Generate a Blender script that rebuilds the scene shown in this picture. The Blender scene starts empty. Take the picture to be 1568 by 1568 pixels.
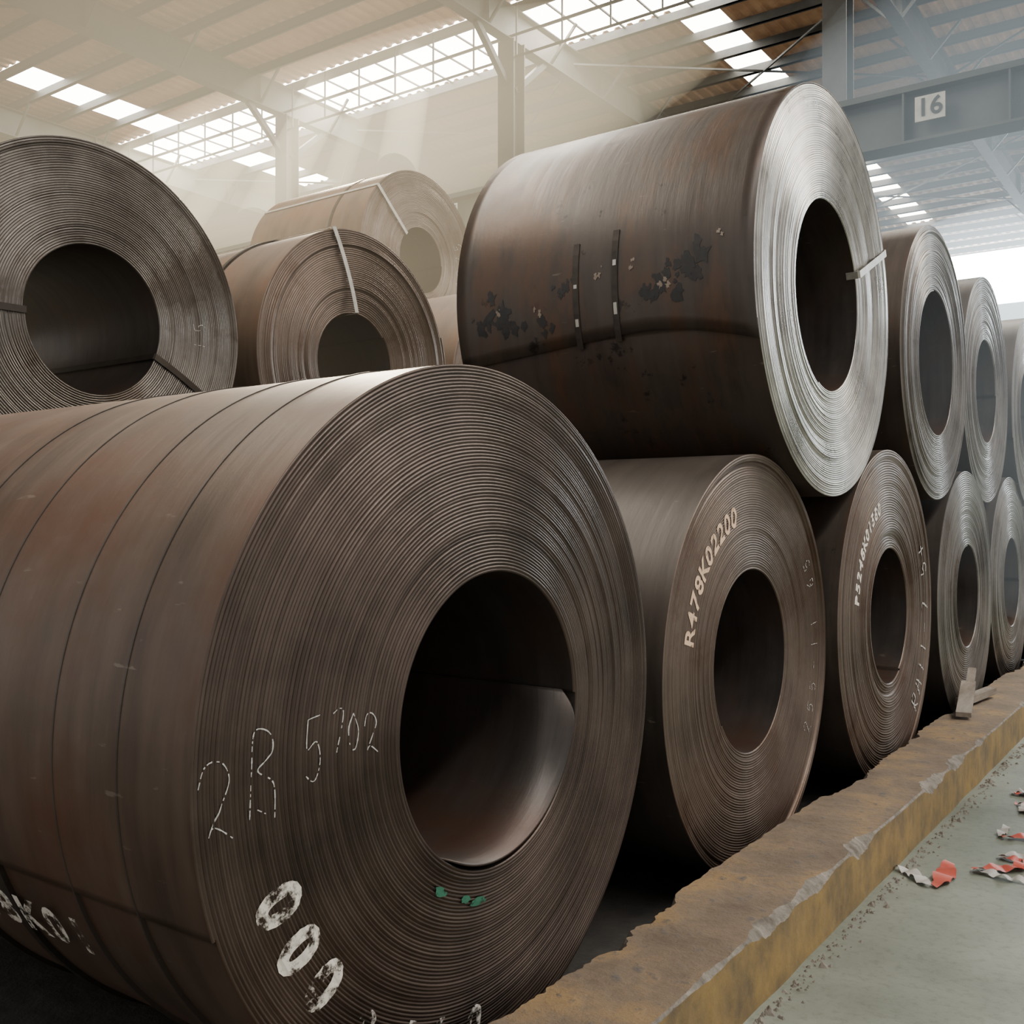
import bpy, math, random
import numpy as np
from mathutils import Vector, Matrix
random.seed(7)
D=bpy.data; SC=bpy.context.scene
# ------------------------------------------------------------------ helpers
def link(o,parent=None):
    SC.collection.objects.link(o)
    if parent is not None: o.parent=parent
    return o
def mesh_obj(name,verts,faces,mats,midx=None,smooth=False,parent=None,loc=(0,0,0)):
    me=D.meshes.new(name); me.from_pydata([tuple(map(float,v)) for v in verts],[],faces)
    for m in mats: me.materials.append(m)
    if midx is not None: me.polygons.foreach_set('material_index',midx)
    if smooth: me.polygons.foreach_set('use_smooth',[True]*len(me.polygons))
    me.update()
    o=D.objects.new(name,me); o.location=loc
    return link(o,parent)
class Builder:
    def __init__(s): s.v=[];s.f=[];s.m=[]
    def box(s,x0,x1,y0,y1,z0,z1,m=0):
        b=len(s.v)
        s.v+=[(x0,y0,z0),(x1,y0,z0),(x1,y1,z0),(x0,y1,z0),(x0,y0,z1),(x1,y0,z1),(x1,y1,z1),(x0,y1,z1)]
        s.f+=[(b,b+3,b+2,b+1),(b+4,b+5,b+6,b+7),(b,b+1,b+5,b+4),(b+1,b+2,b+6,b+5),(b+2,b+3,b+7,b+6),(b+3,b,b+4,b+7)]
        s.m+=[m]*6
    def bar(s,a,c,w,h=None,m=0):
        h=h or w; a=Vector(a);c=Vector(c);d=(c-a).normalized()
        up=Vector((0,0,1)) if abs(d.z)<.95 else Vector((1,0,0))
        r=d.cross(up).normalized(); u=r.cross(d)
        b=len(s.v)
        for p in (a,c):
            for (i,j) in ((-1,-1),(1,-1),(1,1),(-1,1)): s.v.append(tuple(p+r*(i*w/2)+u*(j*h/2)))
        s.f+=[(b,b+1,b+2,b+3),(b+7,b+6,b+5,b+4)]+[(b+k,b+4+k,b+4+(k+1)%4,b+(k+1)%4) for k in range(4)]
        s.m+=[m]*6
    def hbeam_x(s,x0,x1,y,z0,z1,w,t=.02,m=0):
        s.box(x0,x1,y-w/2,y+w/2,z0,z0+t,m); s.box(x0,x1,y-w/2,y+w/2,z1-t,z1,m); s.box(x0,x1,y-t/2,y+t/2,z0+t,z1-t,m)
    def hbeam_y(s,y0,y1,x,z0,z1,w,t=.02,m=0):
        s.box(x-w/2,x+w/2,y0,y1,z0,z0+t,m); s.box(x-w/2,x+w/2,y0,y1,z1-t,z1,m); s.box(x-t/2,x+t/2,y0,y1,z0+t,z1-t,m)
    def hcol(s,x,y,z0,z1,w,t=.025,m=0):
        s.box(x-w/2,x+w/2,y-w/2,y-w/2+t,z0,z1,m); s.box(x-w/2,x+w/2,y+w/2-t,y+w/2,z0,z1,m); s.box(x-t/2,x+t/2,y-w/2+t,y+w/2-t,z0,z1,m)
    def make(s,name,mats,parent=None,smooth=False): return mesh_obj(name,s.v,s.f,mats,s.m,smooth,parent)

def newmat(name):
    m=D.materials.new(name); m.use_nodes=True; nt=m.node_tree
    return m,nt,nt.nodes['Principled BSDF']
def N(nt,t,**k):
    n=nt.nodes.new(t)
    for a,b in k.items():
        if a in n.inputs: n.inputs[a].default_value=b
        else: setattr(n,a,b)
    return n
def ramp(nt,stops,fac):
    r=nt.nodes.new('ShaderNodeValToRGB'); e=r.color_ramp.elements
    e[0].position,e[0].color=stops[0][0],(*stops[0][1],1); e[1].position,e[1].color=stops[-1][0],(*stops[-1][1],1)
    for p,c in stops[1:-1]:
        x=e.new(p); x.color=(*c,1)
    nt.links.new(fac,r.inputs[0]); return r
def simple(name,c1,c2,scale=4,rough=.7,metal=0,bump=.0,detail=6,rlo=None,stretch=(1,1,1)):
    m,nt,p=newmat(name); L=nt.links
    tc=N(nt,'ShaderNodeTexCoord'); mp=N(nt,'ShaderNodeMapping'); mp.inputs['Scale'].default_value=stretch
    L.new(tc.outputs['Object'],mp.inputs[0])
    n=N(nt,'ShaderNodeTexNoise',Scale=scale,Detail=detail,Roughness=.65); L.new(mp.outputs[0],n.inputs['Vector'])
    r=ramp(nt,[(.3,c1),(.7,c2)],n.outputs['Fac']); L.new(r.outputs[0],p.inputs['Base Color'])
    p.inputs['Roughness'].default_value=rough; p.inputs['Metallic'].default_value=metal
    if bump:
        b=N(nt,'ShaderNodeBump',Strength=bump,Distance=.02); L.new(n.outputs['Fac'],b.inputs['Height']); L.new(b.outputs[0],p.inputs['Normal'])
    return m
def mixc(nt,fac,a,c,lim=None):
    mix=N(nt,'ShaderNodeMix',data_type='RGBA'); nt.links.new(fac,mix.inputs[0]); nt.links.new(a,mix.inputs[6]); mix.inputs[7].default_value=(*c,1)
    return mix.outputs[2]
def steel_face(name,dark,light,rough,metal,lines=60,blot=None):
    m,nt,p=newmat(name); L=nt.links
    tc=N(nt,'ShaderNodeTexCoord'); sp=N(nt,'ShaderNodeSeparateXYZ'); L.new(tc.outputs['Object'],sp.inputs[0])
    cb=N(nt,'ShaderNodeCombineXYZ'); L.new(sp.outputs[1],cb.inputs[0]); L.new(sp.outputs[2],cb.inputs[1])
    ln=N(nt,'ShaderNodeVectorMath',operation='LENGTH'); L.new(cb.outputs[0],ln.inputs[0])
    c2=N(nt,'ShaderNodeCombineXYZ'); L.new(ln.outputs['Value'],c2.inputs[0])
    n1=N(nt,'ShaderNodeTexNoise',Scale=lines,Detail=3,Roughness=.7); L.new(c2.outputs[0],n1.inputs['Vector'])
    n2=N(nt,'ShaderNodeTexNoise',Scale=3.2,Detail=8,Roughness=.6); L.new(tc.outputs['Object'],n2.inputs['Vector'])
    mx=N(nt,'ShaderNodeMath',operation='MULTIPLY_ADD'); mx.inputs[1].default_value=.5
    L.new(n1.outputs['Fac'],mx.inputs[0])
    m2=N(nt,'ShaderNodeMath',operation='MULTIPLY'); m2.inputs[1].default_value=.5; L.new(n2.outputs['Fac'],m2.inputs[0]); L.new(m2.outputs[0],mx.inputs[2])
    r=ramp(nt,[(.38,dark),(.62,light)],mx.outputs[0]); col=r.outputs[0]
    if blot:
        n3=N(nt,'ShaderNodeTexNoise',Scale=1.6,Detail=8,Roughness=.68); L.new(tc.outputs['Object'],n3.inputs['Vector'])
        rm=ramp(nt,[(.48,(0,0,0)),(.60,(.85,.85,.85))],n3.outputs['Fac'])
        col=mixc(nt,rm.outputs[0],col,blot)
    L.new(col,p.inputs['Base Color'])
    p.inputs['Metallic'].default_value=metal
    rr=N(nt,'ShaderNodeMapRange'); rr.inputs['To Min'].default_value=rough-.10; rr.inputs['To Max'].default_value=rough+.14
    L.new(n2.outputs['Fac'],rr.inputs['Value']); L.new(rr.outputs[0],p.inputs['Roughness'])
    return m
def steel_body(name,dark,light,rough,metal=.35,rust=None,scuff=False):
    m,nt,p=newmat(name); L=nt.links
    tc=N(nt,'ShaderNodeTexCoord')
    mp=N(nt,'ShaderNodeMapping'); mp.inputs['Scale'].default_value=(6,.7,.7); L.new(tc.outputs['Object'],mp.inputs[0])
    n1=N(nt,'ShaderNodeTexNoise',Scale=2.0,Detail=5,Roughness=.6); L.new(mp.outputs[0],n1.inputs['Vector'])
    n2=N(nt,'ShaderNodeTexNoise',Scale=2.2,Detail=9,Roughness=.6); L.new(tc.outputs['Object'],n2.inputs['Vector'])
    a=N(nt,'ShaderNodeMath',operation='ADD'); L.new(n1.outputs['Fac'],a.inputs[0]); L.new(n2.outputs['Fac'],a.inputs[1])
    h=N(nt,'ShaderNodeMath',operation='MULTIPLY'); h.inputs[1].default_value=.5; L.new(a.outputs[0],h.inputs[0])
    r=ramp(nt,[(.36,dark),(.64,light)],h.outputs[0]); col=r.outputs[0]
    if rust:
        n3=N(nt,'ShaderNodeTexNoise',Scale=1.3,Detail=9,Roughness=.68); L.new(tc.outputs['Object'],n3.inputs['Vector'])
        rm=ramp(nt,[(.45,(0,0,0)),(.66,(1,1,1))],n3.outputs['Fac'])
        col=mixc(nt,rm.outputs[0],col,rust)
    mp2=N(nt,'ShaderNodeMapping'); mp2.inputs['Scale'].default_value=(3,14,14); mp2.inputs['Rotation'].default_value=(.3,.2,.5); L.new(tc.outputs['Object'],mp2.inputs[0])
    n5=N(nt,'ShaderNodeTexNoise',Scale=2.4,Detail=4,Roughness=.55); L.new(mp2.outputs[0],n5.inputs['Vector'])
    rm=ramp(nt,[(.70,(0,0,0)),(.74,(.35,.35,.35))],n5.outputs['Fac'])
    col=mixc(nt,rm.outputs[0],col,(.26,.22,.18))
    if scuff:
        n4=N(nt,'ShaderNodeTexNoise',Scale=5,Detail=9,Roughness=.72); L.new(tc.outputs['Object'],n4.inputs['Vector'])
        rm=ramp(nt,[(.61,(0,0,0)),(.65,(1,1,1))],n4.outputs['Fac'])
        col=mixc(nt,rm.outputs[0],col,(.014,.012,.011))
        mp3=N(nt,'ShaderNodeMapping'); mp3.inputs['Scale'].default_value=(2.4,.8,.8); L.new(tc.outputs['Object'],mp3.inputs[0])
        n6=N(nt,'ShaderNodeTexNoise',Scale=1.5,Detail=9,Roughness=.7); L.new(mp3.outputs[0],n6.inputs['Vector'])
        rm=ramp(nt,[(.47,(0,0,0)),(.60,(.85,.85,.85))],n6.outputs['Fac'])
        col=mixc(nt,rm.outputs[0],col,(.090,.050,.030))
    L.new(col,p.inputs['Base Color'])
    p.inputs['Metallic'].default_value=metal
    rr=N(nt,'ShaderNodeMapRange'); rr.inputs['To Min'].default_value=rough-.18; rr.inputs['To Max'].default_value=rough+.15
    L.new(n2.outputs['Fac'],rr.inputs['Value']); L.new(rr.outputs[0],p.inputs['Roughness'])
    b=N(nt,'ShaderNodeBump',Strength=.14,Distance=.03); L.new(h.outputs[0],b.inputs['Height']); L.new(b.outputs[0],p.inputs['Normal'])
    return m
def emis(name,col,s):
    m=D.materials.new(name); m.use_nodes=True; nt=m.node_tree; nt.nodes.clear()
    e=N(nt,'ShaderNodeEmission'); e.inputs[0].default_value=(*col,1); e.inputs[1].default_value=s
    o=N(nt,'ShaderNodeOutputMaterial'); nt.links.new(e.outputs[0],o.inputs[0]); return m
def haze(name,col,s):  # emission-only volume, its own glow stands in for lit haze
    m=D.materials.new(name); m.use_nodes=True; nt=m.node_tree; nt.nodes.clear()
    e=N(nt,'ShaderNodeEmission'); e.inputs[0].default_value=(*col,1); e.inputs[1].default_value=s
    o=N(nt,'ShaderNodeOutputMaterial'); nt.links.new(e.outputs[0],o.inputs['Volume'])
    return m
# ------------------------------------------------------------------ materials
F_DARK=steel_face('coil_edge_dark',(.036,.026,.021),(.118,.086,.070),.33,.65)
F_BROWN=steel_face('coil_edge_brown',(.078,.055,.042),(.20,.148,.116),.38,.62,blot=(.072,.041,.026))
F_BRIGHT=steel_face('coil_edge_bright',(.20,.188,.168),(.62,.595,.55),.28,.90)
F_GREY=steel_face('coil_edge_grey',(.070,.060,.052),(.24,.215,.19),.34,.75,blot=(.055,.040,.03))
B_BROWN=steel_body('coil_skin_brown',(.064,.043,.031),(.132,.093,.068),.5,.3,rust=(.098,.042,.021))
B_DARK=steel_body('coil_skin_dark',(.042,.032,.026),(.080,.063,.052),.45,.28,scuff=True)
B_GREY=steel_body('coil_skin_grey',(.040,.032,.027),(.080,.066,.056),.48,.3)
B_RUST=steel_body('coil_skin_rust',(.078,.05,.033),(.15,.10,.068),.55,.25,rust=(.145,.07,.034))
INNER=steel_body('coil_bore',(.038,.032,.029),(.085,.074,.066),.42,.5,rust=(.075,.043,.031))
STRAP_D=simple('strap_dark_steel',(.03,.024,.02),(.06,.05,.042),10,.40,.6)
STRAP_L=simple('strap_light_steel',(.38,.36,.32),(.55,.53,.48),20,.4,.5)
CHALK=simple('chalk',(.38,.37,.35),(.60,.59,.56),60,.9)
TAR=simple('black_residue',(.008,.007,.007),(.02,.018,.016),30,.4)
def paint(name,c,thr=.45,scale=25):
    m,nt,p=newmat(name); L=nt.links
    tc=N(nt,'ShaderNodeTexCoord'); n=N(nt,'ShaderNodeTexNoise',Scale=scale,Detail=5,Roughness=.7); L.new(tc.outputs['Object'],n.inputs['Vector'])
    r=ramp(nt,[(thr-.06,(0,0,0)),(thr+.06,(1,1,1))],n.outputs['Fac'])
    p.inputs['Base Color'].default_value=(*c,1); p.inputs['Roughness'].default_value=.7
    L.new(r.outputs[0],p.inputs['Alpha']); return m
P_WHITE=paint('stencil_paint_white',(.74,.70,.62),.48,24)
P_WORN=paint('stencil_paint_worn',(.62,.59,.54),.56,22)
P_CREAM=paint('stencil_paint_cream',(.76,.52,.35),.38,30)
P_PALE=paint('stencil_paint_pale',(.78,.72,.64),.38,30)
P_GREEN=paint('paint_green',(.03,.15,.09),.42,30)
# ------------------------------------------------------------------ coil
def make_coil(X,Y,z,R,r,length,face,body,n=128,layers=40,seed=0,a_in=0.,a_out=200.,dome=(0,0),jit=.003,lip=0,groove=.008):
    rnd=np.random.RandomState(seed)
    frac=((a_out-a_in)/360.)%1.0
    W=int(round(n*(layers+frac))); nl=layers+frac
    pitch=(R-r)/(nl+1)
    walk=np.zeros(layers+4)
    for i in range(1,len(walk)): walk[i]=walk[i-1]*.82+rnd.normal(0,jit)
    if lip:
        for i in range(len(walk)):
            k=layers-i
            if k in (3,4): walk[i]-=lip*.8
            if k<3: walk[i]+=lip
    w=np.arange(W+1); t=w/n
    i0=np.floor(t).astype(int); fr=t-i0
    sm=fr**3*(fr*(fr*6-15)+10)
    rad=r+pitch*t; ang=math.radians(a_in)+2*math.pi*t
    u=(rad-r)/(R-r)
    def dm(u): return dome[0]*(1-u)**2+dome[1]*u**2
    off=walk[i0]*(1-sm)+walk[i0+1]*sm+dm(u)
    c,s=np.cos(ang),np.sin(ang)
    g=min(groove,pitch*.6)
    def ring(x,rr): return np.stack([x,rr*c,rr*s],1)
    P0=ring(off-g,rad); P1=ring(off,rad+.25*pitch); P2=ring(off,rad+.8*pitch); E=ring(off-.003,rad+pitch)
    nw=W+1
    V=np.concatenate([P0,P1,P2,E]); F=[];M=[]
    for k in range(W):
        F.append((k,nw+k,nw+k+1,k+1)); F.append((nw+k,2*nw+k,2*nw+k+1,nw+k+1))
        if k+1+n<=W: F.append((2*nw+k,k+n,k+1+n,2*nw+k+1))
        else: F.append((2*nw+k,3*nw+k,3*nw+k+1,2*nw+k+1))
    M=[0]*len(F)
    verts=[V]; base=len(V)
    idx=np.arange(W-n,W+1); A=E[idx]; segs=6
    for q in range(segs+1):
        B=A.copy(); B[:,0]=A[:,0]*(1-q/segs)+(-length)*(q/segs); verts.append(B)
    m=len(idx)
    for q in range(segs):
        for k in range(m-1):
            a=base+q*m+k; F.append((a,a+m,a+m+1,a+1)); M.append(1)
        F.append((base+q*m,base+q*m+m-1,base+(q+1)*m+m-1,base+(q+1)*m)); M.append(1)
    base+=(segs+1)*m
    idx=np.arange(0,n+1); A=P0[idx]; B=A.copy(); B[:,0]=-length; verts+=[A,B]; m=n+1
    for k in range(n): F.append((base+k,base+k+1,base+m+k+1,base+m+k)); M.append(2)
    F.append((base,base+m,base+2*m-1,base+m-1)); M.append(2)
    base+=2*m
    th=np.linspace(0,2*np.pi,n,endpoint=False)
    for rr in (r+.004,R-.004): verts.append(np.stack([np.full(n,-length),rr*np.cos(th),rr*np.sin(th)],1))
    for k in range(n):
        k2=(k+1)%n; F.append((base+k,base+k2,base+n+k2,base+n+k)); M.append(0)
    V=np.concatenate(verts)
    o=mesh_obj('steel_coil',V,F,[face,body,INNER],M,True,None,(X,Y,z))
    def offs(rr):
        tt=max(0,min(layers+.5,(rr-r)/pitch)); i=int(tt); f=tt-i
        return walk[i]*(1-f)+walk[i+1]*f+dm(min(1,max(0,(rr-r)/(R-r))))
    return o,offs,dict(R=R,r=r,L=length)
def band(o,info,x,w,mat,name='strap',a0=0,a1=360,th=.004,extra=.0):
    R=info['R']; n=128; V=[];F=[]
    steps=max(2,int(n*(a1-a0)/360))
    for k in range(steps+1):
        a=math.radians(a0+(a1-a0)*k/steps); c,s=math.cos(a),math.sin(a)
        for (xx,rr) in ((x-w/2,R-.01),(x-w/2,R+th+extra),(x+w/2,R+th+extra),(x+w/2,R-.01)): V.append((xx,rr*c,rr*s))
    for k in range(steps):
        for j in range(3):
            a=4*k+j; F.append((a,a+1,a+5,a+4))
    F.append((0,1,2,3)); F.append(tuple(4*steps+j for j in (3,2,1,0)))
    return mesh_obj(name,V,F,[mat],None,False,o)
def radial_strap(o,info,offs,ang,w,mat,skew=0,name='binding_strap',bore=None):
    R,r,L=info['R'],info['r'],info['L']; bore=L if bore is None else bore
    pts=[(-L,R+.004),(-.03,R+.005)]
    n=8
    mx=max(offs(r+(R-r)*k/20) for k in range(21))+.004
    pts+=[(mx-.004,R+.006)]+[(mx,R-(R-r)*k/n) for k in range(n+1)]+[(mx-.01,r-.006),(-bore,r-.006)]
    a=math.radians(ang); sk=math.radians(skew)
    V=[];F=[]
    for (x,rr) in pts:
        aa=a+sk*(rr-r)/(R-r); c,s=math.cos(aa),math.sin(aa); tx,ty=-s*w/2,c*w/2
        V.append((x,rr*c-tx,rr*s-ty)); V.append((x,rr*c+tx,rr*s+ty))
    for k in range(len(pts)-1): F.append((2*k,2*k+1,2*k+3,2*k+2))
    ob=mesh_obj(name,V,F,[mat],None,False,o)
    md=ob.modifiers.new('t','SOLIDIFY'); md.thickness=.003; md.offset=0
    return ob
import bmesh
def glyph(ch,size,bold,cuts):
    cu=D.curves.new('tmp','FONT'); cu.body=ch; cu.size=size; cu.align_x='CENTER'; cu.align_y='CENTER'; cu.offset=bold; cu.resolution_u=4
    ob=D.objects.new('tmp',cu); SC.collection.objects.link(ob)
    dg=bpy.context.evaluated_depsgraph_get(); me=D.meshes.new_from_object(ob.evaluated_get(dg))
    D.objects.remove(ob)
    bm=bmesh.new(); bm.from_mesh(me); bmesh.ops.triangulate(bm,faces=bm.faces[:])
    for _ in range(cuts):
        bmesh.ops.subdivide_edges(bm,edges=[e for e in bm.edges if e.calc_length()>size*.12],cuts=1,use_grid_fill=False); bmesh.ops.triangulate(bm,faces=bm.faces[:])
    bm.verts.ensure_lookup_table(); return bm
def arc_text(o,offs,text,rr,a0,a1,size,mat,inward=False,lift=.0015,bold=.0,name='stencil_marking',widthk=1.0):
    V=[];F=[]
    for i,ch in enumerate(text):
        if ch==' ': continue
        bm=glyph(ch,size,bold,2); b=len(V)
        a=math.radians(a0+(a1-a0)*(i+.5)/len(text))
        rot=a-math.pi/2 if not inward else a+math.pi/2
        for v in bm.verts:
            px,py=v.co.x*widthk,v.co.y
            y=rr*math.cos(a)+px*math.cos(rot)-py*math.sin(rot); z=rr*math.sin(a)+px*math.sin(rot)+py*math.cos(rot)
            V.append((offs(math.hypot(y,z))+lift,y,z))
        for f in bm.faces: F.append(tuple(b+v.index for v in f.verts))
        bm.free()
    return mesh_obj(name,V,F,[mat],None,False,o)
def chalk(o,offs,strokes,w=.004,name='chalk_writing',lift=.002,gap=.12):
    V=[];F=[]
    for st in strokes:
        P=[Vector(p) for p in st]; Q=[]
        PP=[P[0]]+P+[P[-1]]
        for i in range(1,len(PP)-2):
            d=(PP[i+1]-PP[i]).length; m=max(2,int(d/.005))
            for k in range(m):
                t=k/m; p0,p1,p2,p3=PP[i-1],PP[i],PP[i+1],PP[i+2]
                Q.append(.5*((2*p1)+(p2-p0)*t+(2*p0-5*p1+4*p2-p3)*t*t+(3*p1-p0-3*p2+p3)*t**3))
        Q.append(P[-1])
        for i in range(len(Q)-1):
            if random.random()<gap: continue
            d=(Q[i+1]-Q[i]); 
            if d.length<1e-5: continue
            d.normalize(); nn=Vector((-d.y,d.x))*w/2*random.uniform(.6,1.2); b=len(V)
            for q,sg in ((Q[i],-1),(Q[i],1),(Q[i+1],1),(Q[i+1],-1)):
                p=q+nn*sg; V.append((offs(p.length)+lift,p.x,p.y))
            F.append((b,b+1,b+2,b+3))
    return mesh_obj(name,V,F,[CHALK],None,False,o)
DG={'2':[[(.05,.7),(.2,1),(.6,1.02),(.85,.75),(.6,.4),(.3,.0),(.45,.12),(.95,-.1)]],
'B':[[(.1,-.05),(.15,.55),(.25,1.05),(.75,1.0),(.8,.75),(.35,.55),(.85,.35),(.9,-.1)],[(.35,.05),(.6,-.02)]],
'3':[[(.15,.95),(.7,1),(.8,.75),(.4,.55),(.8,.35),(.7,.05),(.15,.02)]],
'5':[[(.85,1),(.2,.95)],[(.2,.95),(.15,.5),(.6,.6),(.8,.3),(.5,0),(.1,.1)]],
'7':[[(.1,.95),(.85,1),(.45,0)]],
'0':[[(.5,1),(.1,.6),(.2,.1),(.6,0),(.9,.5),(.5,1)]],
'6':[[(.7,1),(.2,.5),(.2,.05),(.7,0),(.7,.4),(.2,.4)]],
'1':[[(.5,1),(.5,0)]],'-':[[(.2,.5),(.8,.5)]],'R':[[(.2,0),(.2,1),(.8,.95),(.75,.6),(.2,.5),(.85,0)]],'A':[[(.1,0),(.5,1),(.9,0)],[(.3,.4),(.7,.4)]],
'+':[[(.5,.9),(.5,.2)],[(.15,.55),(.85,.55)]],'4':[[(.6,0),(.65,1),(.1,.35),(.9,.35)]],' ':[]}
def digits(items):
    out=[]
    for ch,x,y,w,h in items:
        for st in DG[ch]: out.append([(x+a*w,y+b*h) for a,b in st])
    return out
def digits_arc(txt,rr,a0,a1,h,w):
    out=[]
    for i,ch in enumerate(txt):
        a=math.radians(a0+(a1-a0)*(i+.5)/len(txt)); rot=a+math.pi/2
        for st in DG[ch]:
            q=[]
            for p in st:
                px,py=(p[0]-.5)*w,(p[1]-.5)*h
                q.append((rr*math.cos(a)+px*math.cos(rot)-py*math.sin(rot),rr*math.sin(a)+px*math.sin(rot)+py*math.cos(rot)))
            out.append(q)
    return out
# --- front stack, bottom layer
c1,o1,i1=make_coil(-1.62,2.172,.957,.932,.381,2.05,F_DARK,B_BROWN,n=288,layers=60,seed=3,a_in=2,a_out=200,dome=(.030,-.020),jit=.0016,lip=.003,groove=.0055)
c2,o2,i2=make_coil(-1.66,4.10,.88,.878,.38,1.8,F_BROWN,B_GREY,n=192,layers=48,seed=5,a_in=215,a_out=300,dome=(-.01,0),jit=.0016,lip=.012,groove=.005)
c3,o3,i3=make_coil(-1.59,5.91,.94,.935,.37,1.8,F_BROWN,B_DARK,n=160,layers=40,seed=8,a_in=300,a_out=250,jit=.003,lip=.008)
c4,o4,i4=make_coil(-1.60,7.98,.92,.915,.36,1.8,F_GREY,B_GREY,n=128,layers=36,seed=11,a_in=90,a_out=250)
c5,o5,i5=make_coil(-1.62,9.90,.93,.925,.38,1.8,F_GREY,B_GREY,n=96,layers=32,seed=12)
c6,o6,i6=make_coil(-1.62,11.85,.92,.915,.38,1.8,F_GREY,B_GREY,n=96,layers=32,seed=13)
# top layer
t1,ot1,it1=make_coil(-1.57,4.85,2.545,.965,.45,1.52,F_BRIGHT,B_DARK,n=256,layers=50,seed=21,a_in=250,a_out=195,dome=(-.015,0),jit=.0022,groove=.006)
t2,ot2,it2=make_coil(-1.58,6.98,2.49,.885,.46,1.8,F_GREY,B_DARK,n=160,layers=34,seed=22,a_in=100,a_out=300,jit=.004)
t3,ot3,it3=make_coil(-1.62,8.80,2.50,.90,.40,1.8,F_GREY,B_GREY,n=128,layers=32,seed=23,jit=.004)
t4,ot4,it4=make_coil(-1.62,10.75,2.49,.90,.40,1.8,F_GREY,B_GREY,n=96,layers=30,seed=24,jit=.004)
# second stack
A_,oA,iA=make_coil(-4.89,3.10,2.525,.945,.385,1.8,F_GREY,B_BROWN,n=192,layers=44,seed=31,a_in=180,a_out=340,jit=.002,lip=.004)
B_,oB,iB=make_coil(-4.89,5.09,2.54,.92,.35,1.8,F_BROWN,B_RUST,n=160,layers=40,seed=32,a_in=40,a_out=20,dome=(-.05,.0),jit=.004)
D_,oD,iD=make_coil(-4.89,7.02,2.50,.93,.38,1.8,F_BROWN,B_RUST,n=96,layers=30,seed=33)
for k,y in enumerate((2.1,4.08,6.05,8.02)):
    make_coil(-4.92,y,.93,.925,.38,1.8,F_DARK,B_RUST,n=96,layers=28,seed=40+k)
# third stack
C_,oC,iC=make_coil(-7.60,8.90,4.45,1.0,.36,1.8,F_BROWN,B_RUST,n=128,layers=36,seed=51,jit=.004)
for k,y in enumerate((7.87,9.87)): make_coil(-7.65,y,2.66,.98,.38,1.8,F_BROWN,B_RUST,n=96,layers=28,seed=52+k)
for k,y in enumerate((6.87,8.85,10.85)): make_coil(-7.65,y,.97,.965,.38,1.8,F_DARK,B_RUST,n=96,layers=28,seed=55+k)
# --- straps and marks
band(c1,i1,-.84,.034,STRAP_D,a0=172,a1=330,th=.004); band(c1,i1,-1.15,.034,STRAP_D,a0=176,a1=330,th=.004)
for x in (-.26,-.50,-.84,-1.15): band(c1,i1,x,.005,B_GREY,'wrap_seam',th=.001)
radial_strap(t1,it1,ot1,24,.036,STRAP_L,bore=.06)
radial_strap(A_,iA,oA,181,.035,STRAP_D); radial_strap(A_,iA,oA,-22,.035,STRAP_D,skew=-6)
radial_strap(B_,iB,oB,99,.035,STRAP_L,skew=8)
radial_strap(C_,iC,oC,138,.04,STRAP_L)
band(C_,iC,-.5,.04,STRAP_D); band(B_,iB,-.6,.035,STRAP_D)
# loose innermost wrap of the front coil
V=[];F=[]; na=60; nx=10
for i in range(nx+1):
    for k in range(na+1):
        a=-118+121*k/na; rr=.3775-.010*math.sin(math.pi*k/na)-.004*(k/na)
        notch=.0 if a<-12 else .05*((a+12)/15)**2
        x=(.040-notch)*(1-i/nx)-1.9*(i/nx)
        V.append((x,rr*math.cos(math.radians(a)),rr*math.sin(math.radians(a))))
for i in range(nx):
    for k in range(na): a=i*(na+1)+k; F.append((a,a+1,a+na+2,a+na+1))
ob=mesh_obj('loose_inner_wrap',V,F,[INNER],None,True,c1); md=ob.modifiers.new('t','SOLIDIFY'); md.thickness=.006; md.offset=0
arc_text(c2,o2,'R478K02200',.635,169,106,.118,P_CREAM,bold=.003)
arc_text(c3,o3,'P5248K01580',.63,172,108,.10,P_PALE,bold=.003)
arc_text(c1,o1,'000',.775,197,225,.15,P_WHITE,inward=True,bold=.008)
arc_text(c1,o1,'8K50',.80,229,272,.12,P_WORN,inward=True,bold=.004)
chalk(c1,o1,digits([('2',-.92,-.10,.09,.14),('B',-.80,-.08,.075,.16),('5',-.66,-.04,.055,.14),('7',-.59,.01,.045,.09),('0',-.54,.01,.03,.08),('2',-.495,.0,.045,.08)]),w=.0028,gap=.18)
chalk(c2,o2,digits_arc('255-11 65',.74,-35,35,.07,.05),w=.0035,gap=.25)
chalk(c3,o3,digits_arc('RA11-7 5+',.76,-52,32,.12,.09),w=.011,gap=.05)
chalk(A_,oA,digits_arc('15',.66,-8,10,.08,.05),w=.0035,gap=.35)
chalk(C_,oC,digits_arc('4275',.72,-20,30,.12,.08),w=.006,gap=.3)
def dab(o,offs,a,rr,w,h,mat,name='paint_dab'):
    V=[];F=[];n=14;cy,cz=rr*math.cos(math.radians(a)),rr*math.sin(math.radians(a)); rot=math.radians(a+90)
    V.append((offs(rr)+.003,cy,cz))
    for k in range(n):
        t=2*math.pi*k/n; q=random.uniform(.75,1.1); px,py=w*math.cos(t)*q,h*math.sin(t)*q
        y=cy+px*math.cos(rot)-py*math.sin(rot); z=cz+px*math.sin(rot)+py*math.cos(rot); V.append((offs(math.hypot(y,z))+.003,y,z))
    for k in range(n): F.append((0,1+k,1+(k+1)%n))
    mesh_obj(name,V,F,[mat],None,False,o)
for a,rr,w in ((240,.455,.026),(254,.46,.022),(261,.47,.034)): dab(c1,o1,a,rr,w,.012,P_GREEN)
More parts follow.
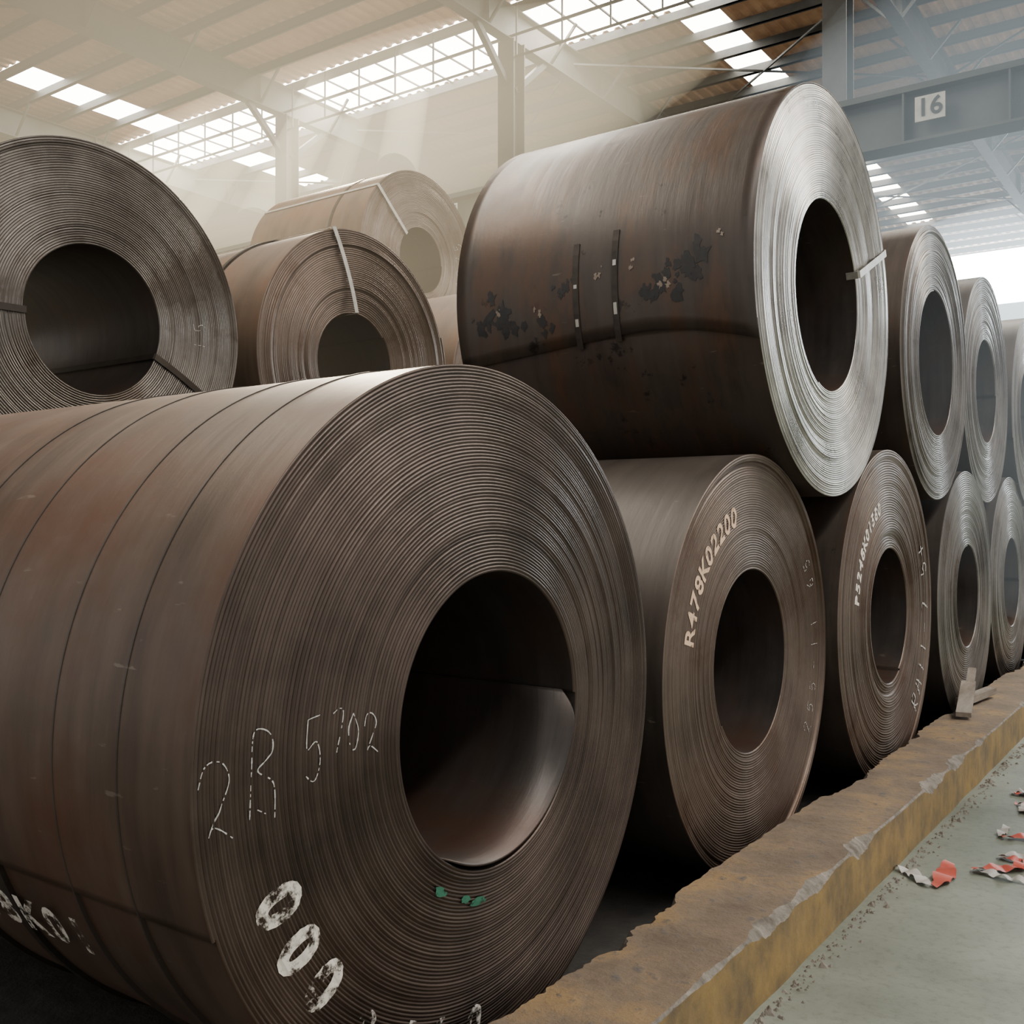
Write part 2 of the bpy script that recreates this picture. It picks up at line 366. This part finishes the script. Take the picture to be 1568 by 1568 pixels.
# tail of outer wrap on big coil
def tail(o,info,a_fn,a_top,mat,x1=-.003,x0=None,lift=.004,name='outer_wrap'):
    x0=-info['L'] if x0 is None else x0; nx,na=24,60; V=[];F=[]
    for i in range(nx+1):
        x=x1+(x0-x1)*i/nx; a0=a_fn(i/nx)
        for k in range(na+1):
            a=math.radians(a0+(a_top-a0)*k/na); rr=info['R']+lift; V.append((x,rr*math.cos(a),rr*math.sin(a)))
    for i in range(nx):
        for k in range(na): a=i*(na+1)+k; F.append((a,a+1,a+na+2,a+na+1))
    ob=mesh_obj(name,V,F,[mat],None,True,o)
    md=ob.modifiers.new('t','SOLIDIFY'); md.thickness=.004; md.offset=-1
    return ob
tail(t1,it1,lambda u:200-5*math.sin(min(1,u/.35)*math.pi/2)+ (8*(u-.35) if u>.35 else 0),-20,B_DARK)
band(t1,it1,-.64,.030,STRAP_D,a0=168,a1=197,extra=.004); band(t1,it1,-.84,.030,STRAP_D,a0=170,a1=198,extra=.004)
for x,aa in ((-.64,((176,177.5),(187,190))),(-.84,((181,182),(190,192)))):
    for a0,a1 in aa: band(t1,it1,x,.016,STRAP_L,'strap_pale_bit',a0=a0,a1=a1,extra=.0055)  # short pale bands over the dark straps
def residue(o,info,spots,mat,lift=.0052,name='residue_patch',cnt=7):
    V=[];F=[]; R=info['R']+lift
    for (x,a,s) in spots:
        for q in range(cnt):
            cx=x+random.gauss(0,s*.55); ca=math.radians(a)+random.gauss(0,s*.55)/R; n=13; b=len(V); ss=s*random.uniform(.10,.42)
            V.append((cx,R*math.cos(ca),R*math.sin(ca)))
            for k in range(n):
                t=2*math.pi*k/n; g=ss*random.uniform(.4,1.3); aa=ca+g*math.sin(t)*1.3/R
                V.append((cx+g*math.cos(t),R*math.cos(aa),R*math.sin(aa)))
            for k in range(n): F.append((b,b+1+k,b+1+(k+1)%n))
    mesh_obj(name,V,F,[mat],None,False,o)
residue(t1,it1,[(-1.28,187,.10),(-1.18,189,.07),(-.28,179,.09),(-.36,182,.07),(-.48,185,.06),(-.9,182,.05),(-1.02,190,.05)],TAR,cnt=10)
residue(t1,it1,[(-1.27,186,.03),(-.41,183,.035),(-1.05,187,.025),(-.15,174,.03),(-.72,179,.03),(-.55,177,.03)],simple('worn_spot',(.16,.12,.09),(.28,.23,.18),30,.5),lift=.0058,name='worn_patch',cnt=3)

def body_text(o,info,text,x,a0,size,mat):
    V=[];F=[];R=info['R']+.004
    for i,ch in enumerate(text):
        bm=glyph(ch,size,.005,3); b=len(V)
        for v in bm.verts:
            xx=x+(i-len(text)/2)*size*.72+v.co.x; a=math.radians(a0)-v.co.y/R
            V.append((xx,R*math.cos(a),R*math.sin(a)))
        for f in bm.faces: F.append(tuple(b+v.index for v in f.verts))
        bm.free()
    mesh_obj('stencil_marking',V,F,[mat],None,False,o)
body_text(c1,i1,'R2248K01',-.88,208.5,.15,P_WHITE)

# ------------------------------------------------------------------ ground
def grid_mesh(name,x0,x1,y0,y1,nx,ny,mat,zf):
    V=[];F=[]
    for j in range(ny+1):
        for i in range(nx+1):
            x=x0+(x1-x0)*i/nx;y=y0+(y1-y0)*j/ny; V.append((x,y,zf(x,y)))
    for j in range(ny):
        for i in range(nx): a=j*(nx+1)+i; F.append((a,a+1,a+nx+2,a+nx+1))
    return mesh_obj(name,V,F,[mat],None,True)
m_floor,nt,p=newmat('painted_concrete'); L=nt.links
tc=N(nt,'ShaderNodeTexCoord'); n1=N(nt,'ShaderNodeTexNoise',Scale=1.3,Detail=9,Roughness=.62); L.new(tc.outputs['Object'],n1.inputs['Vector'])
n2=N(nt,'ShaderNodeTexNoise',Scale=28,Detail=6,Roughness=.7); L.new(tc.outputs['Object'],n2.inputs['Vector'])
r1=ramp(nt,[(.3,(.115,.13,.102)),(.55,(.185,.205,.165)),(.75,(.26,.275,.23))],n1.outputs['Fac'])
r2=ramp(nt,[(.3,(.45,.42,.38)),(.5,(1,1,1))],n2.outputs['Fac'])
mx=N(nt,'ShaderNodeMix',data_type='RGBA',blend_type='MULTIPLY'); mx.inputs[0].default_value=.55; L.new(r1.outputs[0],mx.inputs[6]); L.new(r2.outputs[0],mx.inputs[7]); L.new(mx.outputs[2],p.inputs['Base Color'])
p.inputs['Roughness'].default_value=.5
b=N(nt,'ShaderNodeBump',Strength=.15,Distance=.01); L.new(n2.outputs['Fac'],b.inputs['Height']); L.new(b.outputs[0],p.inputs['Normal'])
mesh_obj('floor',[(-1.3,-12,0),(14,-12,0),(14,44,0),(-1.3,44,0)],[(0,1,2,3)],[m_floor])
m_dirt=simple('oily_dirt',(.012,.011,.01),(.04,.035,.03),9,.85,0,.6)
from mathutils import noise
grid_mesh('ground_storage_bay',-46,-1.25,-12,44,90,112,m_dirt,lambda x,y:-.012+.01*noise.noise(Vector((x*2,y*2,0))))
# ------------------------------------------------------------------ curb
m_curb,nt,p=newmat('worn_painted_curb'); L=nt.links
tc=N(nt,'ShaderNodeTexCoord')
n1=N(nt,'ShaderNodeTexNoise',Scale=3.5,Detail=10,Roughness=.7); L.new(tc.outputs['Object'],n1.inputs['Vector'])
n2=N(nt,'ShaderNodeTexNoise',Scale=14,Detail=8,Roughness=.7); L.new(tc.outputs['Object'],n2.inputs['Vector'])
r1=ramp(nt,[(.3,(.11,.078,.052)),(.5,(.20,.145,.095)),(.62,(.32,.205,.09)),(.78,(.17,.135,.105))],n1.outputs['Fac'])
r2=ramp(nt,[(.55,(0,0,0)),(.64,(1,1,1))],n2.outputs['Fac'])
L.new(mixc(nt,r2.outputs[0],r1.outputs[0],(.12,.10,.085)),p.inputs['Base Color']); p.inputs['Roughness'].default_value=.75
b=N(nt,'ShaderNodeBump',Strength=.7,Distance=.03); L.new(n2.outputs['Fac'],b.inputs['Height']); L.new(b.outputs[0],p.inputs['Normal'])
m_side=simple('curb_yellow_paint',(.11,.08,.045),(.30,.195,.065),7,.65,0,.4,detail=10)
m_chip=simple('chipped_concrete',(.09,.076,.06),(.29,.26,.22),16,.9,0,.9)
ny=1500; V=[];F=[];M=[]
def nz(a,b,c=0): return noise.noise(Vector((a,b,c)))
def sst(x): x=max(0,min(1,x)); return x*x*(3-2*x)
for j in range(ny+1):
    u=(j/ny)
    y=-6+8*u/.15 if u<.15 else (2+8*(u-.15)/.6 if u<.75 else 10+30*(u-.75)/.25)
    env=sst((nz(y*2.4,3.1)-.02)/.25); chip=.004+.003*nz(y*14,5)+env*(.03+.022*nz(y*13,7)+.012*nz(y*40,2))
    env2=sst((nz(y*1.3,13.1)+.1)/.35); chip2=.01+.008*nz(y*18,4)+env2*(.05+.05*nz(y*7,17)+.018*nz(y*35,3))
    h=.222+.008*nz(y*.9,1)
    xo=-1.186+.006*nz(y*3,5); xi=-1.566
    row=[(xo,0),(xo+.003*nz(y*20,2),h*.45),(xo-.001,h-.004-chip),(xo-chip*.55,h-.004-chip*.35+.004*nz(y*50,1)),(xo-.004-chip*1.3,h-.001),(-1.32+.01*nz(y*6,9),h+.005*nz(y*7,4)),(-1.43+.01*nz(y*5,2),h+.007*nz(y*5,8)),(xi+.01+max(0,chip2),h-.004+.006*nz(y*11,3)),(xi+.008+max(0,chip2)*.6,h-.02-.4*max(0,chip2)),(xi+.002,h*.4),(xi,-.02)]
    for (x,z) in row: V.append((x,y,z))
m=len(row)
for j in range(ny):
    for i in range(m-1):
        a=j*m+i; F.append((a,a+1,a+m+1,a+m)); M.append([1,1,2,2,0,0,0,2,0,0][i])
mesh_obj('concrete_curb',V,F,[m_curb,m_side,m_chip],M,False)
b=Builder()
for k in range(900):
    y=random.uniform(2,12); s=random.uniform(.003,.011)*(1 if random.random()<.93 else 2.0)
    x=-1.160+abs(random.gauss(0,.03)); a=random.uniform(0,3.1)
    c,sn=math.cos(a)*s,math.sin(a)*s; q=len(b.v)
    b.v+=[(x+c,y+sn,0),(x-sn,y+c,0),(x-c,y-sn*.7,0),(x+sn*.8,y-c,0),(x+c*.3,y,s*.9)]
    b.f+=[(q,q+1,q+4),(q+1,q+2,q+4),(q+2,q+3,q+4),(q+3,q,q+4)]; b.m+=[0]*4
b.make('concrete_rubble',[m_chip])
# ------------------------------------------------------------------ debris (torn ribbon)
RED=simple('red_plastic_tape',(.40,.05,.03),(.55,.11,.08),12,.45); WHT=simple('white_plastic_tape',(.30,.28,.25),(.50,.48,.45),12,.5)
def ribbon(x,y,length,w,ang):
    V=[];F=[];n=26; a=ang; px,py=x,y
    for k in range(n+1):
        a+=random.uniform(-.28,.28); px+=math.cos(a)*length/n; py+=math.sin(a)*length/n
        ww=w*(.3+.7*math.sin(math.pi*(k+.5)/(n+1))); tw=math.sin(k*.5+x*7)
        nx,nyy=-math.sin(a)*ww/2,math.cos(a)*ww/2; hz=.004+abs(math.sin(k*.45+x*9))*.012
        V.append((px-nx,py-nyy,hz+max(0,tw)*.012)); V.append((px+nx,py+nyy,hz+max(0,-tw)*.012))
    for k in range(n): F.append((2*k,2*k+1,2*k+3,2*k+2))
    return V,F
for (x,y,parts) in ((-1.0,4.30,[(.34,.08,0,1.0),(.24,.06,1,1.9)]),(-.92,4.60,[(.30,.07,0,.9),(.22,.05,1,.2)]),(-.86,4.85,[(.24,.06,1,.9),(.2,.05,0,.1)]),(-.90,5.15,[(.30,.07,0,.5),(.2,.04,1,1.5)]),(-.98,6.0,[(.28,.08,0,.6),(.2,.06,1,1.6)]),(-.88,5.65,[(.24,.07,0,.8),(.15,.05,1,2.)])):
    V=[];F=[];M=[]
    for (l,w,mi,a) in parts:
        v,f=ribbon(x,y,l,w,a); q=len(V); V+=v; F+=[tuple(q+i for i in ff) for ff in f]; M+=[mi]*len(f)
    mesh_obj('plastic_tape_scrap',V,F,[RED,WHT],M,True)
m_wood=simple('weathered_wood',(.13,.10,.075),(.34,.30,.25),8,.8,0,.4,stretch=(1,.2,1))
b=Builder()
b.bar((-1.40,6.85,.255),(-1.50,7.50,.36),.09,.03); b.bar((-1.50,7.25,.265),(-1.42,7.85,.27),.07,.045); b.bar((-1.47,7.30,.25),(-1.50,7.62,.44),.05,.025)
b.make('timber_wedge',[m_wood])
# ------------------------------------------------------------------ roof
m_roof=simple('roof_sheet',(.38,.20,.11),(.64,.39,.23),1.2,.6,0.0)
m_frame=simple('roof_steelwork',(.032,.032,.029),(.065,.066,.06),2,.6,.2)
m_beam=simple('girder_paint',(.030,.040,.040),(.052,.064,.062),2,.5,.2)
SKY=emis('skylight_sheet',(1.0,.95,.86),16.0)
ZR=12.2; bay=1.12; Yp=[17.2-bay*21+bay*k for k in range(46)]
V=[];F=[];M=[];per=.30
xs0,xs1=-46,12; nper=int((xs1-xs0)/per)
def is_sky(x,y):
    if 17.2-.01<=y<19.4: return True
    for xc in (-23.8,-9.2,5.4):
        if abs(x-xc)<.5:
            if xc==-9.2: 
                return (19.3<y<24.6) or (29.5<y<38) or (y<14.5)
            if xc==-23.8: return (12.3<y<22.9) or y>27
            return True
    return False
for j in range(len(Yp)-1):
    ya,yb=Yp[j],Yp[j+1]
    for i in range(nper):
        x=xs0+i*per; q=len(V); sky=is_sky(x+per/2,(ya+yb)/2)
        pr=[(0,0),(.4,0),(.5,.05),(.9,.05),(1,0)]
        for (a,h) in pr:
            V.append((x+a*per,ya,ZR+h)); V.append((x+a*per,yb,ZR+h))
        for k in range(4): F.append((q+2*k,q+2*k+1,q+2*k+3,q+2*k+2)); M.append(1 if sky else 0)
mesh_obj('ceiling',V,F,[m_roof,SKY],M,False)
b=Builder()
for y in Yp:
    if 17.3<y<19.3: continue
    b.box(xs0,xs1,y-.02,y+.02,ZR-.22,ZR-.02); b.box(xs0,xs1,y-.02,y+.06,ZR-.22,ZR-.20)
CX=[-5.4-6.7*k for k in range(-2,6)]
for x in CX:
    b.hbeam_y(Yp[0],Yp[-1],x,ZR-.95,ZR-.25,.26,.025)
    for y in Yp[::2]:
        for s in (-1,1): b.bar((x+s*.1,y,ZR-.92),(x+s*.75,y,ZR-.22),.05)
    for y in Yp[::4]: b.box(x-.12,x+.12,y-.01,y+.01,ZR-.93,ZR-.27)
for k in range(int((xs1-xs0)/.8)): 
    x=xs0+k*.8; b.box(x-.02,x+.02,17.2,19.44,ZR-.05,ZR-.02)
b.box(xs0,xs1,18.30,18.34,ZR-.06,ZR-.02)
for z in (ZR-1.3,ZR-.85): b.bar((xs0,16.9,z),(xs1,16.9,z),.04)
k=xs0
while k<xs1: b.bar((k,16.9,ZR-1.3),(k,16.9,ZR-.2),.03); k+=1.1
for i in range(len(CX)-1):
    for (ya,yb) in ((6,11.6),(19.4,25),(25,30.6),(30.6,36)):
        b.bar((CX[i],ya,ZR-.5),(CX[i+1],yb,ZR-.5),.04); b.bar((CX[i+1],ya,ZR-.5),(CX[i],yb,ZR-.5),.04)
b.make('roof_frame',[m_frame])
b=Builder()
for x in CX:
    for y in (-5.5,17.0,40):
        b.hcol(x,y,0,ZR-.95,.40)
        b.box(x-.3,x+.3,y-.3,y+.3,0,.03)
        for s in (-1,1): b.bar((x,y+s*.1,ZR-1.9),(x,y+s*1.2,ZR-.95),.12)
b.make('building_columns',[m_frame])
yg=12.1; gz=1.478+.379*yg
g=D.objects.new('crane_runway_girder',None); link(g)
b=Builder(); b.hbeam_x(-22,9,yg,gz-.34,gz+.27,.34,.03)
x=-21.76
while x<9: b.box(x-.01,x+.01,yg-.16,yg+.16,gz-.31,gz+.24); x+=1.1
b.box(-22,9,yg-.05,yg+.05,gz+.27,gz+.36)
for x in (-9.43,3.98,-16.1): b.hcol(x,yg,0,gz-.34,.36)
b.make('girder_beam',[m_beam],g)
m_plate=simple('number_plate',(.34,.34,.30),(.46,.46,.42),10,.7); m_black=simple('number_black',(.02,.025,.025),(.035,.04,.04),10,.7)
for txt,x in (('16',-2.76),('17',-9.62)):
    b=Builder(); b.box(x-.16,x+.16,yg-.205,yg-.192,gz-.14,gz+.14); b.make('number_plate_'+txt,[m_plate],g)
    cu=D.curves.new('num','FONT'); cu.body=txt; cu.size=.28; cu.align_x='CENTER'; cu.align_y='CENTER'; cu.extrude=.003; cu.offset=.004
    t=D.objects.new('number_'+txt,cu); t.rotation_euler=(math.pi/2,0,0); t.location=(x,yg-.212,gz); cu.materials.append(m_black); link(t,g)
# ------------------------------------------------------------------ walls
m_wall=simple('wall_sheet',(.20,.24,.26),(.30,.35,.37),.6,.7)
WIN=emis('window_light',(.86,.95,1.0),22)
b=Builder(); b.box(-46,12,44,44.15,0,10.0); b.box(-46,-9.9,44,44.15,10.0,ZR); b.make('wall_far',[m_wall])
b=Builder(); b.box(-9.9,12,44.05,44.1,10.0,ZR-.05); b.make('window_1',[WIN])
b=Builder(); b.box(-46.15,-46,Yp[0],44,0,ZR); b.make('wall_left',[m_wall])
# ------------------------------------------------------------------ glowing volumes painted in for haze, sunbeams and glare, one object
hm=[haze('glow_warm',(1.0,.82,.52),.040),haze('glow_warm_soft',(1.0,.84,.58),.016),haze('glow_cool',(.80,.94,1.0),.018),haze('glow_cool_soft',(.84,.95,1.0),.024),haze('glow_sunbeam',(1.0,.86,.58),.20),haze('glow_ridge',(1.0,.86,.58),.12),haze('glow_window',(.85,.95,1.0),.20)]
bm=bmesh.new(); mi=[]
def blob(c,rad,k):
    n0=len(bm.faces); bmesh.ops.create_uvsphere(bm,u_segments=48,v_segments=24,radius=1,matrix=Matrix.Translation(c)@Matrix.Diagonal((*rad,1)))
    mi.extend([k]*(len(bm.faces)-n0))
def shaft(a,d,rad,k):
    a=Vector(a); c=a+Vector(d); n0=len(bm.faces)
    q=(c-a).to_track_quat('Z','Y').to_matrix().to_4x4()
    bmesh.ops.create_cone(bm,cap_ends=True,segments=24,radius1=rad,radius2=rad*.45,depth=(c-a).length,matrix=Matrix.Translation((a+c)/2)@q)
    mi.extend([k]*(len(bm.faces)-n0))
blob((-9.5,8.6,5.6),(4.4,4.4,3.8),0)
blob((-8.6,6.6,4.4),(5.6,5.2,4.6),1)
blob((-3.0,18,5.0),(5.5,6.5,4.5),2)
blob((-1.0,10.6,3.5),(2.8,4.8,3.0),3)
blob((-18.5,17.4,10.4),(11,2.4,1.9),5)  # bloom painted in beneath the skylight strip
blob((-5.5,39,9.6),(6,4,2.9),6)  # glow painted in around the far window
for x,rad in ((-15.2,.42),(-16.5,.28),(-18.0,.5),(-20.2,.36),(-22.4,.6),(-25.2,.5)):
    shaft((x,17.6,12.0),(10.9,-13.5,-11.4),rad,4)  # self-glowing cones painted in as sunbeams
me=D.meshes.new('glow_haze'); bm.to_mesh(me); bm.free()
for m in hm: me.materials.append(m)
me.polygons.foreach_set('material_index',mi); link(D.objects.new('glow_haze',me))
# ------------------------------------------------------------------ lights
W=D.worlds.new('World'); SC.world=W; W.use_nodes=True
bg=W.node_tree.nodes['Background']; bg.inputs[0].default_value=(1,.965,.93,1); bg.inputs[1].default_value=.86
def area(name,loc,sx,sy,power,col,rot=(0,0,0)):
    l=D.lights.new(name,'AREA'); l.shape='RECTANGLE'; l.size=sx; l.size_y=sy; l.energy=power; l.color=col
    o=D.objects.new(name,l); o.location=loc; o.rotation_euler=rot; return link(o)
area('skylight_lamp_ridge',(-14,18.3,ZR-.3),44,1.0,3000,(1,.86,.66))
area('skylight_lamp_aisle',(5.4,6,ZR-.4),1.0,20,1600,(1,.97,.92))
area('skylight_lamp_bay',(-9.2,5,ZR-.4),1.0,16,1500,(1,.90,.74))
l=D.lights.new('added_backlight','SPOT'); l.energy=15000; l.color=(1,.84,.60); l.spot_size=math.radians(62); l.spot_blend=.8; l.shadow_soft_size=.7  # spot added as warm backlight on the coil tops, no actual sun
k=link(D.objects.new('added_backlight',l)); k.location=(-17,16.5,ZR-.9)
k.rotation_euler=(Vector((-17,16.5,ZR-.9))-Vector((-4,4.5,2))).to_track_quat('Z','Y').to_euler()
# ------------------------------------------------------------------ camera
cam=D.cameras.new('camera'); co=D.objects.new('camera',cam); link(co); SC.camera=co
cam.sensor_width=36; cam.lens=36*1561/1568; cam.clip_end=200
co.location=(0,0,1.478); co.rotation_euler=(math.radians(90.42),0,math.radians(35.41))
